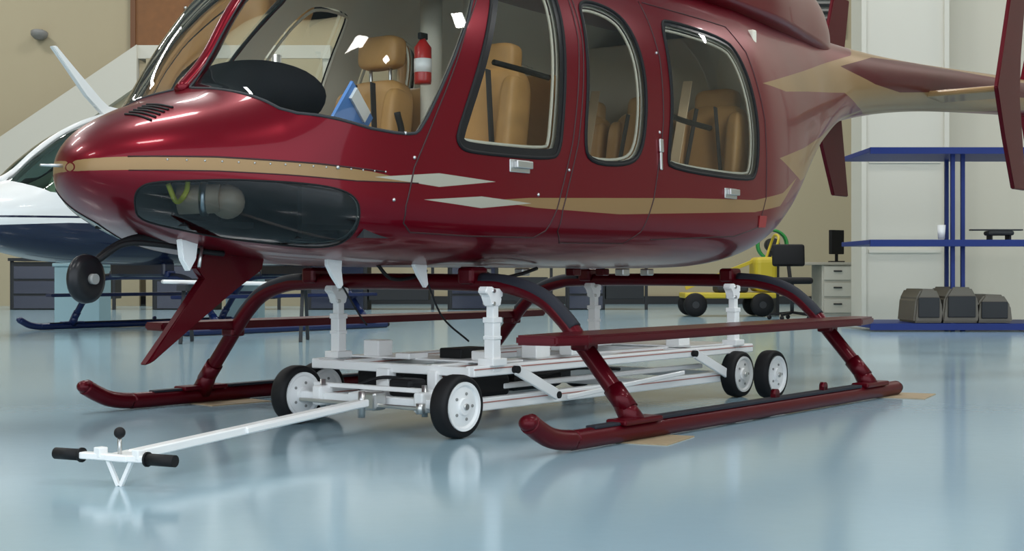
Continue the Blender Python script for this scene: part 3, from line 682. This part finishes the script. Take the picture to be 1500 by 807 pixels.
mo=empty('computer_monitor');box('monitor_case',mo,(4.82,20.8,1.08),(.30,.06,.36),BLK,rot=(0,0,.7),bev=.01);box('monitor_stand',mo,(4.82,20.8,.85),(.04,.04,.14),BLK);box('monitor_foot',mo,(4.82,20.8,.79),(.2,.2,.02),BLK)
for i,(x,w,h_,m) in enumerate([(-7.6,1.8,.85,DGREY),(-5.0,2.2,.85,DGREY),(-2.4,2.2,.80,DGREY),(-.2,1.8,.78,DGREY),(1.6,1.4,.85,DGREY)]):
    e=empty('workbench');y=24.0
    box('bench_top',e,(x,y,h_),(w,.8,.05),DGREY);box('bench_cabinet',e,(x-w*.25,y,h_/2-.02),(w*.46,.7,h_-.04),m,bev=.01);box('bench_shelf',e,(x+w*.22,y,h_*.45),(w*.46,.7,.4),m,bev=.01)
    for k in range(3): box('bench_drawer_%d'%k,e,(x-w*.25,y-.36,.13+k*.25),(w*.40,.02,.21),NAVY)
    for sx in (-.49,.49): box('bench_leg',e,(x+w*sx*.98,y-.3,h_/2),(.05,.05,h_),m)
    box('bench_item',e,(x+w*.15,y,h_+.14),(.4,.3,.22),BLK,bev=.03);box('bench_item_small',e,(x+w*.35,y,h_+.09),(.2,.3,.12),BLUE,bev=.01)
for i,(px,y,w,h_) in enumerate([(-5.3,17.3,.55,.70),(-3.35,17.6,.40,.62)]):
    e=empty('pale_blue_crate');box('crate_body',e,(px,y,h_/2),(w,.5,h_),LBLUE,bev=.01);box('crate_lid',e,(px,y,h_+.02),(w+.04,.54,.04),LBLUE,bev=.008);box('crate_latch',e,(px,y-.27,h_-.05),(.08,.02,.1),METAL)
rb=empty('spare_rotor_blade');beam('blade',rb,(-3.1,12.4,.545),(-1.6,12.9,.51),.22,.035,WHITE,.01)
for x,y in ((-2.9,12.47),(-1.9,12.8)):
    box('trestle_top',rb,(x,y,.49),(.08,.4,.05),DGREY)
    for s in (-.15,.15): beam('trestle_leg',rb,(x,y+s*.6,.48),(x,y+s*1.5,.0),.03,.03,DGREY)
# ---------------------------------------------------------------- lights
for i,x in enumerate((-12,-4,4,12)):
    for j,y in enumerate((0,8,16,24)):
        e=empty('ceiling_light',(x,y,9.6))
        box('light_housing',e,(0,0,.08),(2.5,.9,.08),GREY)
        L=bpy.data.lights.new('ceiling_lamp','AREA');L.shape='RECTANGLE';L.size=2.4;L.size_y=.8;L.energy=250;L.color=(1,.985,.96)
        o=bpy.data.objects.new('lamp',L);scene.collection.objects.link(o);o.parent=e
w=bpy.data.worlds.new('sky');scene.world=w;w.use_nodes=True
w.node_tree.nodes['Background'].inputs[0].default_value=(.83,.92,1.0,1);w.node_tree.nodes['Background'].inputs[1].default_value=2.4
# ---------------------------------------------------------------- camera
cd=bpy.data.cameras.new('camera');cam=bpy.data.objects.new('camera',cd);scene.collection.objects.link(cam)
cam.location=(0,0,.62);cam.rotation_euler=(PI/2,0,0);cd.sensor_width=36;cd.lens=36*2051/1500;cd.shift_y=-3.5/1500;cd.clip_start=.05
scene.camera=cam
